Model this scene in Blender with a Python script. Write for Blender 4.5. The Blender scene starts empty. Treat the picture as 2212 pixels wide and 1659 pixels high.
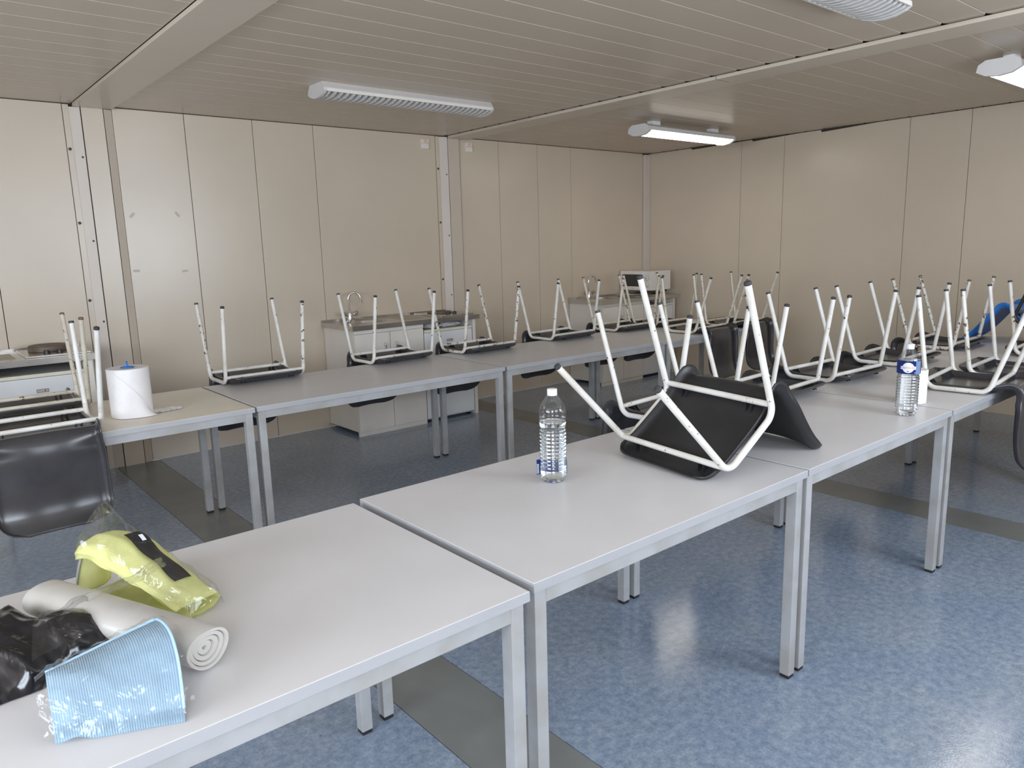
import bpy, bmesh, math, random
from mathutils import Vector, Matrix, noise

random.seed(7)
PI = math.pi
D = bpy.data
scene = bpy.context.scene
COL = scene.collection

# ------------------------------------------------------------------ camera
cam = D.objects.new('camera', D.cameras.new('camera'))
COL.objects.link(cam)
cam.data.sensor_width = 36.0
cam.data.lens = 36.0 * 1605.91 / 2212.0
cam.data.clip_start = 0.02
CR = ((0.76368224, -0.64501261, -0.0273528), (-0.13849207, -0.12229535, -0.9827837), (0.63056276, 0.7543226, -0.18272392))
cam.matrix_world = Matrix((
    (CR[0][0], -CR[1][0], -CR[2][0], 0.0),
    (CR[0][1], -CR[1][1], -CR[2][1], 0.0),
    (CR[0][2], -CR[1][2], -CR[2][2], 1.49),
    (0, 0, 0, 1)))
scene.camera = cam

# ------------------------------------------------------------------ light
world = D.worlds.new('sky')
scene.world = world
world.use_nodes = True
wb = world.node_tree.nodes['Background']
wb.inputs['Color'].default_value = (0.62, 0.78, 1.0, 1)
wb.inputs['Strength'].default_value = 1.2

scene.view_settings.view_transform = 'Standard'
scene.view_settings.look = 'None'
scene.view_settings.gamma = 1.0
scene.view_settings.use_curve_mapping = False
scene.view_settings.exposure = 0.0

YF = -0.95                                   # front wall (behind the camera) with its windows
WINDOWS = [(-1.7, -0.4), (0.5, 1.7), (2.4, 3.9)]
WIN_POWER = [78, 26, 72]
WZ0, WZ1 = 1.05, 2.25
for (a, b), pw in zip(WINDOWS, WIN_POWER):
    ld = D.lights.new('daylight', 'AREA')
    ld.shape = 'RECTANGLE'
    ld.size = b - a - 0.06
    ld.size_y = WZ1 - WZ0 - 0.06
    ld.energy = pw
    ld.color = (0.80, 0.885, 1.0)
    lo = D.objects.new('daylight', ld)
    COL.objects.link(lo)
    lo.location = ((a + b) / 2, YF - 0.06, (WZ0 + WZ1) / 2)
    lo.rotation_euler = (math.radians(90), 0, 0)       # faces +Y
XL = -3.2                                    # left wall (outside the picture), with one window
SIDE_WIN = (-0.5, 2.3)
ld = D.lights.new('daylight', 'AREA'); ld.shape = 'RECTANGLE'
ld.size = WZ1 - WZ0 - 0.06; ld.size_y = SIDE_WIN[1] - SIDE_WIN[0] - 0.06
ld.energy = 165; ld.color = (0.80, 0.885, 1.0)
lo = D.objects.new('daylight', ld); COL.objects.link(lo)
lo.location = (XL - 0.06, sum(SIDE_WIN) / 2, (WZ0 + WZ1) / 2)
lo.rotation_euler = (0, math.radians(-90), 0)              # faces +X

# ------------------------------------------------------------------ materials
def new_mat(name):
    m = D.materials.new(name)
    m.use_nodes = True
    return m, m.node_tree.nodes, m.node_tree.links, m.node_tree.nodes['Principled BSDF']

def plain(name, col, rough=0.5, metal=0.0, spec=0.5, var=0.06, scale=6.0, bump=0.0, bscale=80.0, emit=None, coat=0.0):
    m, n, l, p = new_mat(name)
    p.inputs['Roughness'].default_value = rough
    p.inputs['Metallic'].default_value = metal
    p.inputs['Specular IOR Level'].default_value = spec
    p.inputs['Coat Weight'].default_value = coat
    tc = n.new('ShaderNodeTexCoord')
    nz = n.new('ShaderNodeTexNoise'); nz.inputs['Scale'].default_value = scale; nz.inputs['Detail'].default_value = 4
    l.new(tc.outputs['Object'], nz.inputs['Vector'])
    cr = n.new('ShaderNodeValToRGB')
    cr.color_ramp.elements[0].position = 0.3; cr.color_ramp.elements[1].position = 0.7
    cr.color_ramp.elements[0].color = tuple(c * (1 - var) for c in col) + (1,)
    cr.color_ramp.elements[1].color = tuple(min(1, c * (1 + var)) for c in col) + (1,)
    l.new(nz.outputs['Fac'], cr.inputs['Fac'])
    l.new(cr.outputs['Color'], p.inputs['Base Color'])
    if bump:
        nb = n.new('ShaderNodeTexNoise'); nb.inputs['Scale'].default_value = bscale; nb.inputs['Detail'].default_value = 3
        l.new(tc.outputs['Object'], nb.inputs['Vector'])
        bp = n.new('ShaderNodeBump'); bp.inputs['Strength'].default_value = bump; bp.inputs['Distance'].default_value = 0.002
        l.new(nb.outputs['Fac'], bp.inputs['Height'])
        l.new(bp.outputs['Normal'], p.inputs['Normal'])
    if emit:
        p.inputs['Emission Color'].default_value = emit[0] + (1,)
        p.inputs['Emission Strength'].default_value = emit[1]
    return m

def chipped(name, col, chip, amount=0.62, rough=0.32):
    """painted tube with chips of bare, rusty metal; every object gets its own pattern"""
    m, n, l, p = new_mat(name)
    tc = n.new('ShaderNodeTexCoord'); oi = n.new('ShaderNodeObjectInfo')
    mp = n.new('ShaderNodeMapping')
    cx = n.new('ShaderNodeCombineXYZ'); ml = n.new('ShaderNodeMath'); ml.operation = 'MULTIPLY'; ml.inputs[1].default_value = 37.0
    l.new(oi.outputs['Random'], ml.inputs[0])
    for i in range(3): l.new(ml.outputs[0], cx.inputs[i])
    l.new(tc.outputs['Object'], mp.inputs['Vector']); l.new(cx.outputs[0], mp.inputs['Location'])
    nz = n.new('ShaderNodeTexNoise'); nz.inputs['Scale'].default_value = 38; nz.inputs['Detail'].default_value = 5; nz.inputs['Roughness'].default_value = 0.65
    l.new(mp.outputs[0], nz.inputs['Vector'])
    cr = n.new('ShaderNodeValToRGB'); cr.color_ramp.elements[0].position = amount; cr.color_ramp.elements[1].position = amount + 0.025
    cr.color_ramp.elements[0].color = col + (1,); cr.color_ramp.elements[1].color = chip + (1,)
    l.new(nz.outputs['Fac'], cr.inputs['Fac'])
    n2 = n.new('ShaderNodeTexNoise'); n2.inputs['Scale'].default_value = 9; n2.inputs['Detail'].default_value = 3
    l.new(mp.outputs[0], n2.inputs['Vector'])
    mx = n.new('ShaderNodeMix'); mx.data_type = 'RGBA'; mx.blend_type = 'MULTIPLY'
    c2 = n.new('ShaderNodeValToRGB'); c2.color_ramp.elements[0].color = (0.86, 0.83, 0.78, 1); c2.color_ramp.elements[1].color = (1, 1, 1, 1)
    c2.color_ramp.elements[0].position = 0.35; c2.color_ramp.elements[1].position = 0.6
    l.new(n2.outputs['Fac'], c2.inputs['Fac'])
    mx.inputs[0].default_value = 1.0
    l.new(cr.outputs['Color'], mx.inputs[6]); l.new(c2.outputs['Color'], mx.inputs[7])
    l.new(mx.outputs[2], p.inputs['Base Color'])
    p.inputs['Roughness'].default_value = rough
    return m

def floor_mat():
    m, n, l, p = new_mat('blue marbled vinyl')
    tc = n.new('ShaderNodeTexCoord')
    def nz(scale, det, rough=0.6):
        x = n.new('ShaderNodeTexNoise'); x.inputs['Scale'].default_value = scale; x.inputs['Detail'].default_value = det; x.inputs['Roughness'].default_value = rough
        l.new(tc.outputs['Object'], x.inputs['Vector']); return x
    a = nz(34, 8, 0.72); b = nz(3.0, 3); c = nz(130, 4)
    r1 = n.new('ShaderNodeValToRGB')
    e = r1.color_ramp.elements
    e[0].position = 0.36; e[0].color = (0.21, 0.26, 0.34, 1)
    e[1].position = 0.66; e[1].color = (0.38, 0.43, 0.495, 1)
    x = e.new(0.5); x.color = (0.285, 0.34, 0.415, 1)
    l.new(a.outputs['Fac'], r1.inputs['Fac'])
    r2 = n.new('ShaderNodeValToRGB'); r2.color_ramp.elements[0].position = 0.35; r2.color_ramp.elements[1].position = 0.7
    r2.color_ramp.elements[0].color = (0.88, 0.91, 0.96, 1); r2.color_ramp.elements[1].color = (1.05, 1.03, 1.0, 1)
    l.new(b.outputs['Fac'], r2.inputs['Fac'])
    mx = n.new('ShaderNodeMix'); mx.data_type = 'RGBA'; mx.blend_type = 'MULTIPLY'; mx.inputs[0].default_value = 1
    l.new(r1.outputs['Color'], mx.inputs[6]); l.new(r2.outputs['Color'], mx.inputs[7])
    r3 = n.new('ShaderNodeValToRGB'); r3.color_ramp.elements[0].position = 0.3; r3.color_ramp.elements[1].position = 0.55
    r3.color_ramp.elements[0].color = (0.68, 0.72, 0.78, 1); r3.color_ramp.elements[1].color = (1, 1, 1, 1)
    l.new(c.outputs['Fac'], r3.inputs['Fac'])
    m2 = n.new('ShaderNodeMix'); m2.data_type = 'RGBA'; m2.blend_type = 'MULTIPLY'; m2.inputs[0].default_value = 0.8
    l.new(mx.outputs[2], m2.inputs[6]); l.new(r3.outputs['Color'], m2.inputs[7])
    # small black scuffs
    v = n.new('ShaderNodeTexVoronoi'); v.inputs['Scale'].default_value = 3.1
    l.new(tc.outputs['Object'], v.inputs['Vector'])
    r4 = n.new('ShaderNodeValToRGB'); r4.color_ramp.elements[0].position = 0.016; r4.color_ramp.elements[1].position = 0.024
    r4.color_ramp.elements[0].color = (0.08, 0.08, 0.08, 1); r4.color_ramp.elements[1].color = (1, 1, 1, 1)
    l.new(v.outputs['Distance'], r4.inputs['Fac'])
    m3 = n.new('ShaderNodeMix'); m3.data_type = 'RGBA'; m3.blend_type = 'MULTIPLY'; m3.inputs[0].default_value = 1
    l.new(m2.outputs[2], m3.inputs[6]); l.new(r4.outputs['Color'], m3.inputs[7])
    l.new(m3.outputs[2], p.inputs['Base Color'])
    p.inputs['Roughness'].default_value = 0.13
    p.inputs['Specular IOR Level'].default_value = 0.6
    bp = n.new('ShaderNodeBump'); bp.inputs['Strength'].default_value = 0.12; bp.inputs['Distance'].default_value = 0.002
    nb = nz(160, 2)
    l.new(nb.outputs['Fac'], bp.inputs['Height']); l.new(bp.outputs['Normal'], p.inputs['Normal'])
    return m

def clear_film(name, tint=(1, 1, 1), gloss=0.13, crumple=0.6, cscale=14.0):
    """thin clear plastic: mostly transparent, a share of sharp reflection from a crumpled normal"""
    m, n, l, p = new_mat(name)
    n.remove(p)
    out = [x for x in n if x.type == 'OUTPUT_MATERIAL'][0]
    tr = n.new('ShaderNodeBsdfTransparent'); tr.inputs['Color'].default_value = tint + (1,)
    gl = n.new('ShaderNodeBsdfGlossy'); gl.inputs['Roughness'].default_value = 0.08
    mix = n.new('ShaderNodeMixShader')
    lw = n.new('ShaderNodeLayerWeight'); lw.inputs['Blend'].default_value = 0.35
    mr = n.new('ShaderNodeMapRange'); mr.inputs['To Min'].default_value = gloss * 0.35; mr.inputs['To Max'].default_value = min(1.0, gloss * 3.5)
    l.new(lw.outputs['Fresnel'], mr.inputs['Value'])
    l.new(mr.outputs[0], mix.inputs['Fac'])
    l.new(tr.outputs[0], mix.inputs[1]); l.new(gl.outputs[0], mix.inputs[2]); l.new(mix.outputs[0], out.inputs['Surface'])
    if crumple:
        tc = n.new('ShaderNodeTexCoord')
        v = n.new('ShaderNodeTexNoise'); v.inputs['Scale'].default_value = cscale; v.inputs['Detail'].default_value = 3; v.inputs['Distortion'].default_value = 1.2
        l.new(tc.outputs['Object'], v.inputs['Vector'])
        bp = n.new('ShaderNodeBump'); bp.inputs['Strength'].default_value = crumple; bp.inputs['Distance'].default_value = 0.02
        l.new(v.outputs['Fac'], bp.inputs['Height'])
        l.new(bp.outputs['Normal'], gl.inputs['Normal']); l.new(bp.outputs['Normal'], lw.inputs['Normal'])
    return m

def ribbed(name, col, col2, scale):
    m, n, l, p = new_mat(name)
    tc = n.new('ShaderNodeTexCoord')
    w = n.new('ShaderNodeTexWave'); w.inputs['Scale'].default_value = scale; w.bands_direction = 'X'; w.inputs['Distortion'].default_value = 0.0
    l.new(tc.outputs['UV'], w.inputs['Vector'])
    cr = n.new('ShaderNodeValToRGB'); cr.color_ramp.elements[0].color = col2 + (1,); cr.color_ramp.elements[1].color = col + (1,)
    l.new(w.outputs['Fac'], cr.inputs['Fac']); l.new(cr.outputs['Color'], p.inputs['Base Color'])
    bp = n.new('ShaderNodeBump'); bp.inputs['Strength'].default_value = 0.6; bp.inputs['Distance'].default_value = 0.0015
    l.new(w.outputs['Fac'], bp.inputs['Height']); l.new(bp.outputs['Normal'], p.inputs['Normal'])
    p.inputs['Roughness'].default_value = 0.8
    p.inputs['Sheen Weight'].default_value = 0.3
    return m

def water_mat():
    m, n, l, p = new_mat('water')
    p.inputs['Base Color'].default_value = (0.97, 0.99, 1, 1)
    p.inputs['Roughness'].default_value = 0.0
    p.inputs['IOR'].default_value = 1.33
    p.inputs['Transmission Weight'].default_value = 1.0
    tc = n.new('ShaderNodeTexCoord'); nz = n.new('ShaderNodeTexNoise'); nz.inputs['Scale'].default_value = 30
    l.new(tc.outputs['Object'], nz.inputs['Vector'])
    bp = n.new('ShaderNodeBump'); bp.inputs['Strength'].default_value = 0.08; bp.inputs['Distance'].default_value = 0.003
    l.new(nz.outputs['Fac'], bp.inputs['Height']); l.new(bp.outputs['Normal'], p.inputs['Normal'])
    return m

M = {}
M['wall'] = plain('cream painted wall panel', (0.64, 0.54, 0.42), 0.31, spec=0.95, var=0.03, scale=1.6, bump=0.04, bscale=30)
M['post'] = plain('greige painted post', (0.62, 0.53, 0.43), 0.36, var=0.03, scale=2)
M['post_lit'] = plain('pale lit copy of post paint', (0.68, 0.60, 0.52), 0.36, var=0.03, scale=2)  # paler copy of the post paint: light on left-facing flanges put into colour
M['ceil'] = plain('cream ceiling plank', (0.61, 0.51, 0.40), 0.31, spec=0.8, var=0.03, scale=1.2)
M['beam'] = plain('cream painted ceiling beam', (0.70, 0.605, 0.49), 0.34, spec=0.7, var=0.03, scale=1.2)
M['gap'] = plain('dark gap', (0.055, 0.045, 0.035), 0.9)
M['floor'] = floor_mat()
M['strip'] = plain('grey green floor strip', (0.205, 0.21, 0.195), 0.28, var=0.1, scale=5, bump=0.06)
M['top_grey'] = plain('grey laminate', (0.655, 0.64, 0.645), 0.34, var=0.03, scale=4, bump=0.02, bscale=220)
M['top_cream'] = plain('off-white laminate', (0.78, 0.71, 0.60), 0.34, var=0.04, scale=4, bump=0.02, bscale=220)
M['edge'] = plain('pale grey table edge band', (0.42, 0.42, 0.43), 0.4, var=0.03)
M['tframe'] = chipped('pale grey table paint', (0.42, 0.42, 0.425), (0.26, 0.24, 0.19), 0.74, 0.35)
M['rubber'] = plain('black rubber', (0.02, 0.02, 0.02), 0.6)
M['shell'] = plain('dark grey moulded plastic', (0.048, 0.045, 0.048), 0.21, var=0.2, scale=7, bump=0.03, bscale=60)
M['shell_matt'] = plain('matt black moulded plastic', (0.022, 0.021, 0.022), 0.42, var=0.25, scale=7, bump=0.04, bscale=60)
M['shell_blue'] = plain('blue moulded plastic', (0.02, 0.17, 0.55), 0.35, var=0.1)
M['black'] = plain('black plastic', (0.018, 0.018, 0.019), 0.4)
M['paint_white'] = chipped('white tube paint', (0.79, 0.77, 0.73), (0.12, 0.075, 0.05), 0.645)
M['paint_cream'] = chipped('cream tube paint', (0.72, 0.67, 0.57), (0.22, 0.10, 0.045), 0.61)
M['paint_worn'] = chipped('worn tube paint', (0.75, 0.72, 0.67), (0.13, 0.075, 0.045), 0.565)
M['paint_black'] = plain('black tube paint', (0.02, 0.02, 0.02), 0.35)
M['cap'] = plain('dark foot cap', (0.05, 0.05, 0.055), 0.5, var=0.3, scale=60)
M['cap_rust'] = plain('rusty tube end', (0.20, 0.115, 0.07), 0.7, var=0.4, scale=80)
M['steel'] = plain('brushed stainless steel', (0.56, 0.53, 0.49), 0.24, metal=0.9, var=0.08, scale=9)
M['chrome'] = plain('chrome', (0.75, 0.75, 0.75), 0.1, metal=1.0)
M['white_lam'] = plain('white laminate', (0.82, 0.765, 0.69), 0.4, var=0.02)
M['white_enamel'] = plain('white enamel', (0.78, 0.78, 0.775), 0.3, var=0.02)
M['yellowed'] = plain('yellowed plastic trim', (0.78, 0.74, 0.60), 0.4)
M['panel_grey'] = plain('dark grey board', (0.20, 0.19, 0.18), 0.7)  # dark grey board behind the gap above the fridge
M['hot'] = plain('burnt hotplate iron', (0.13, 0.095, 0.07), 0.55, var=0.35, scale=20)
M['lamp'] = plain('white lamp housing', (0.70, 0.67, 0.645), 0.4, var=0.02)
M['lamp_in'] = plain('lamp reflector', (0.80, 0.79, 0.78), 0.35)
M['dial'] = plain('grey dial print', (0.33, 0.32, 0.31), 0.5)
M['glow'] = plain('lit lamp diffuser', (1, 1, 1), 0.5, emit=((1.0, 0.93, 0.82), 7.2))
M['glass_dark'] = plain('dark oven glass', (0.035, 0.032, 0.03), 0.12)
M['micro'] = plain('off-white oven casing', (0.84, 0.80, 0.745), 0.35, var=0.02)
M['paper'] = plain('white paper', (0.86, 0.83, 0.82), 0.85, var=0.02, scale=30, bump=0.1, bscale=300)
M['cardboard'] = plain('cardboard core', (0.35, 0.30, 0.25), 0.9)
M['blue_plug'] = plain('blue plastic plug', (0.03, 0.18, 0.62), 0.4)
M['cap_white'] = plain('white bottle cap', (0.86, 0.86, 0.88), 0.4)
M['pet'] = clear_film('clear bottle plastic', (0.975, 0.985, 0.99), 0.13, 0.0)
M['film'] = clear_film('clear wrapping film', (0.985, 0.985, 0.985), 0.085, 0.8, 13)
M['water'] = water_mat()
M['label_blue'] = plain('blue printed label', (0.035, 0.10, 0.46), 0.4, var=0.15, scale=30)
M['label_white'] = plain('white printed label', (0.80, 0.83, 0.90), 0.45)
M['label_light'] = plain('pale blue printed label', (0.38, 0.50, 0.80), 0.45)
M['label_red'] = plain('red print', (0.72, 0.07, 0.10), 0.5)
M['ink'] = plain('dark blue print', (0.03, 0.05, 0.16), 0.5)
M['bin_black'] = plain('black bin liner', (0.007, 0.007, 0.010), 0.13, var=0.3, spec=0.6)
M['bin_grey'] = plain('grey rolled bin liner', (0.50, 0.475, 0.44), 0.34, var=0.07, scale=14, bump=0.1)
M['yellow'] = plain('lemon yellow microfibre', (0.92, 0.92, 0.46), 0.85, var=0.06, scale=18, bump=0.3, bscale=260)
M['stitch'] = plain('grey overlock stitching', (0.30, 0.30, 0.28), 0.9)
M['blue_cloth'] = ribbed('pale blue ribbed microfibre', (0.66, 0.83, 0.95), (0.47, 0.69, 0.87), 16)
M['blue_hem'] = plain('blue hem', (0.50, 0.72, 0.90), 0.85, bump=0.3, bscale=200)
M['tag_black'] = plain('black printed tag', (0.02, 0.02, 0.02), 0.4)
M['bagwhite'] = plain('crumpled white plastic', (0.66, 0.64, 0.64), 0.35)
M['tape'] = plain('old sticky tape', (0.56, 0.53, 0.48), 0.5)
M['peach'] = plain('painted bulb reflection', (0.85, 0.55, 0.36), 0.4)
M['screw'] = plain('dark screw head', (0.10, 0.09, 0.08), 0.5, metal=0.5)
M['badge'] = plain('grey badge', (0.33, 0.30, 0.29), 0.4)
M['badge_red'] = plain('red badge dot', (0.5, 0.10, 0.07), 0.4)

# ------------------------------------------------------------------ mesh helpers
class MB:
    """collects vertices and faces"""
    def __init__(s): s.v = []; s.f = []; s.uv = None
    def add(s, vs, fs):
        o = len(s.v); s.v += [tuple(p) for p in vs]; s.f += [tuple(i + o for i in q) for q in fs]; return s
    def box(s, x0, x1, y0, y1, z0, z1):
        return s.add([(x0, y0, z0), (x1, y0, z0), (x1, y1, z0), (x0, y1, z0), (x0, y0, z1), (x1, y0, z1), (x1, y1, z1), (x0, y1, z1)],
                     [(0, 3, 2, 1), (4, 5, 6, 7), (0, 1, 5, 4), (1, 2, 6, 5), (2, 3, 7, 6), (3, 0, 4, 7)])
    def prism(s, pts, axis, a, b):
        """closed 2D outline swept along an axis: 'x' uses (y,z), 'y' uses (x,z), 'z' uses (x,y)"""
        k = len(pts)
        def P(p, t): return {'x': (t, p[0], p[1]), 'y': (p[0], t, p[1]), 'z': (p[0], p[1], t)}[axis]
        vs = [P(p, a) for p in pts] + [P(p, b) for p in pts]
        fs = [tuple(range(k))[::-1], tuple(range(k, 2 * k))] + [(i, (i + 1) % k, k + (i + 1) % k, k + i) for i in range(k)]
        return s.add(vs, fs)
    def tube(s, path, r, seg=10, caps=True):
        path = [Vector(p) for p in path]
        n = len(path); rs = r if isinstance(r, (list, tuple)) else [r] * n
        vs = []; fs = []
        t0 = (path[1] - path[0]).normalized()
        u = t0.orthogonal().normalized()
        for i, p in enumerate(path):
            t = ((path[min(i + 1, n - 1)] - path[max(i - 1, 0)])).normalized()
            u = (u - t * u.dot(t)).normalized(); w = t.cross(u)
            for k in range(seg):
                a = 2 * PI * k / seg
                vs.append(p + (u * math.cos(a) + w * math.sin(a)) * rs[i])
        for i in range(n - 1):
            for k in range(seg):
                a = i * seg + k; b = i * seg + (k + 1) % seg
                fs.append((a, b, b + seg, a + seg))
        if caps:
            fs.append(tuple(range(seg))[::-1]); fs.append(tuple(range((n - 1) * seg, n * seg)))
        return s.add(vs, fs)
    def lathe(s, prof, seg=32, c=(0, 0, 0), close=True):
        vs = []; fs = []
        for r, z in prof:
            for k in range(seg):
                a = 2 * PI * k / seg
                vs.append((c[0] + r * math.cos(a), c[1] + r * math.sin(a), c[2] + z))
        for i in range(len(prof) - 1):
            for k in range(seg):
                a = i * seg + k; b = i * seg + (k + 1) % seg
                fs.append((a, b, b + seg, a + seg))
        if close:
            fs.append(tuple(range(seg))[::-1]); fs.append(tuple(range((len(prof) - 1) * seg, len(prof) * seg)))
        return s.add(vs, fs)
    def grid(s, nu, nv, fn):
        vs = [fn(i / (nu - 1), j / (nv - 1)) for j in range(nv) for i in range(nu)]
        fs = [(j * nu + i, j * nu + i + 1, (j + 1) * nu + i + 1, (j + 1) * nu + i) for j in range(nv - 1) for i in range(nu - 1)]
        o = len(s.v)
        s.add(vs, fs)
        if s.uv is None: s.uv = {}
        for j in range(nv):
            for i in range(nu): s.uv[o + j * nu + i] = (i / (nu - 1), j / (nv - 1))
        return s
    def build(s, name, mat, parent=None, smooth=False, bevel=0.0, bseg=2, solid=0.0, loc=None, auto=None):
        me = D.meshes.new(name)
        bm = bmesh.new()
        vv = [bm.verts.new(p) for p in s.v]
        uvl = bm.loops.layers.uv.new('UVMap') if s.uv else None
        for q in s.f:
            try: f = bm.faces.new([vv[i] for i in q])
            except ValueError: continue
            if uvl:
                for lp, i in zip(f.loops, q): lp[uvl].uv = s.uv.get(i, (0, 0))
        if bevel:
            bmesh.ops.bevel(bm, geom=list(bm.edges), offset=bevel, segments=bseg, affect='EDGES', profile=0.6, clamp_overlap=True)
        if not s.uv:
            bmesh.ops.recalc_face_normals(bm, faces=bm.faces)
        if solid:
            bmesh.ops.solidify(bm, geom=list(bm.faces), thickness=solid)
            bmesh.ops.recalc_face_normals(bm, faces=bm.faces)
        for f in bm.faces: f.smooth = smooth
        if smooth and auto:
            for e in bm.edges:
                if len(e.link_faces) == 2 and e.calc_face_angle(0) > auto: e.smooth = False
        bm.to_mesh(me); bm.free()
        if isinstance(mat, (list, tuple)):
            for x in mat: me.materials.append(x)
        else: me.materials.append(mat)
        o = D.objects.new(name, me)
        COL.objects.link(o)
        if parent: o.parent = parent
        if loc: o.location = loc
        return o

def bx(name, mat, x0, x1, y0, y1, z0, z1, parent=None, bevel=0.0):
    return MB().box(x0, x1, y0, y1, z0, z1).build(name, mat, parent, bevel=bevel, smooth=False)

def thing(name, label, cat, loc=(0, 0, 0), rz=0.0, group=None):
    o = D.objects.new(name, None); COL.objects.link(o)
    o.empty_display_size = 0.1
    o.location = loc; o.rotation_euler = (0, 0, rz)
    o['label'] = label; o['category'] = cat
    if group: o['group'] = group
    return o

def tag(o, label, cat, group=None):
    o['label'] = label; o['category'] = cat
    if group: o['group'] = group
    return o

def struct(o):
    o['kind'] = 'structure'; return o

def children_of(o): return [c for c in D.objects if c.parent == o]

def fillet(points, radii, seg=6):
    """polyline with rounded inner corners"""
    P = [Vector(p) for p in points]; out = [P[0]]
    for i in range(1, len(P) - 1):
        a = (P[i - 1] - P[i]).normalized(); b = (P[i + 1] - P[i]).normalized()
        ang = a.angle(b); r = radii[i - 1]
        t = r / math.tan(ang / 2)
        c = P[i] + (a + b).normalized() * (r / math.sin(ang / 2))
        s0 = P[i] + a * t - c; s1 = P[i] + b * t - c
        tot = s0.angle(s1); ax = s0.cross(s1).normalized()
        for k in range(seg + 1): out.append(c + Matrix.Rotation(tot * k / seg, 3, ax) @ s0)
    out.append(P[-1]); return out

# ------------------------------------------------------------------ the room
WX = 7.0        # right wall
WY = 5.80       # back wall
CZ = 2.49       # ceiling planks
# floor: three vinyl sheets and the two joint strips between the building modules
fl = struct(bx('floor', M['gap'], XL, WX, YF, WY, -0.08, -0.006))
S1, S2 = (1.12, 1.40), (4.09, 4.36)
for a, b in ((XL, S1[0] - .003), (S1[1] + .003, S2[0] - .003), (S2[1] + .003, WX)):
    bx('vinyl_sheet', M['floor'], a, b, YF, WY, -0.006, 0.0, fl)
for a, b in (S1, S2):
    bx('joint_strip', M['strip'], a, b, YF, WY, -0.006, -0.0005, fl)

# back wall: dark core with the panels in front, 3 mm open joints
wb_ = struct(bx('wall_back', M['gap'], XL, WX + 0.1, WY + 0.012, WY + 0.09, 0, CZ + 0.03))
def back_panels(xs):
    for a, b in zip(xs[:-1], xs[1:]):
        bx('wall_panel', M['wall'], a + .0022, b - .0022, WY, WY + 0.03, 0.0, CZ - 0.004, wb_, bevel=0.0015)
back_panels([XL, -1.8, -0.61, 0.584, 1.069])
back_panels([1.364, 1.835, 2.335, 2.832, 4.018])
back_panels([4.292, 4.757, 5.265, 5.738, 6.901])
for a, b in ((1.069, 1.107), (4.019, 4.058)):
    bx('wall_panel', M['wall'], a + .0012, b - .001, WY - 0.004, WY + 0.03, 0.0, CZ - 0.006, wb_)
# posts standing in the wall at the module joints
def post(name, x0, x1, x2, x3, side):
    t = struct(D.objects.new(name, None)); COL.objects.link(t)
    t.location = (x0, WY, 0)
    q = lambda x: x - x0
    z1 = 2.470
    MB().prism([(q(x0), 0.02), (q(x0), -0.003), (q(x1) - .004, -0.024), (q(x1) - .004, 0.02)], 'z', 0, CZ - .008 if side else z1).build('post_flange', M['post_lit'], t)
    MB().prism([(q(x1) + .003, 0.02), (q(x1) + .003, -0.025), (q(x2) - .003, -0.025), (q(x2) - .003, 0.02)], 'z', 0, z1).build('post_plate', M['wall'] if side == 0 else M['post'], t)
    MB().prism([(q(x2) + .003, 0.02), (q(x2) + .003, -0.018), (q(x3), -0.003), (q(x3), 0.02)], 'z', 0, z1).build('post_flange', M['post'], t)
    bx('joint_gap', M['gap'], q(x1) - .006, q(x2) + .006, -0.012, 0.01, 0, z1, t)
    for z in (2.15, 1.60, 1.05, 0.3):
        MB().lathe([(0.007, 0), (0.007, 0.003), (0.003, 0.005)], 10).build('screw', M['screw'], t)
        s_ = [c for c in children_of(t) if c.name.startswith('screw')][-1]
        s_.rotation_euler = (PI / 2, 0, 0); s_.location = (q(x1) - .02, -0.0175, z)
    for z in (2.20, 1.72, 1.2):
        o = MB().lathe([(0.010, 0), (0.010, 0.004), (0.004, 0.006)], 10).build('screw', M['screw'], t)
        o.rotation_euler = (PI / 2, 0, 0); o.location = (-0.022, -0.004, z)
    return t
post('trim_1', 1.107, 1.172, 1.308, 1.363, 0)
post('trim_2', 4.059, 4.140, 4.270, 4.291, 1)
tp = struct(D.objects.new('trim_3', None)); COL.objects.link(tp); tp.location = (6.9, WY - .09, 0)
bx('post_plate', M['post_lit'], 0.008, 0.097, 0.055, 0.1, 0, CZ - .015, tp, bevel=0.003)

# right wall
wr = struct(bx('wall_right', M['gap'], WX + 0.012, WX + 0.09, YF, WY, 0, CZ + 0.03))
ys = [WY - .004, 4.565, 4.083, 2.903, 2.421, 1.23, 0.74, -0.45, YF]
for i, (a, b) in enumerate(zip(ys[:-1], ys[1:])):
    tops = [(a, CZ - .004), (b, CZ - .004)]
    if i == 0: tops = [(a, CZ - .004), (5.2, CZ - .004), (5.19, CZ - .02), (b, CZ - .006)]
    if i == 1: tops = [(a, CZ - .006), (4.45, CZ - .006), (4.44, CZ - .022), (b, CZ - .009)]
    if i == 2: tops = [(a, CZ - .009), (3.9, CZ - .004), (3.715, CZ - .004), (3.71, CZ - .024), (3.16, CZ - .004), (b, CZ - .004)]
    pts = [(b + .002, 0), (a - .002, 0)] + [(max(min(y, a - .002), b + .002), z) for y, z in tops]
    MB().prism(pts, 'x', WX, WX + 0.03).build('wall_panel', M['wall'], wr)

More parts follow.
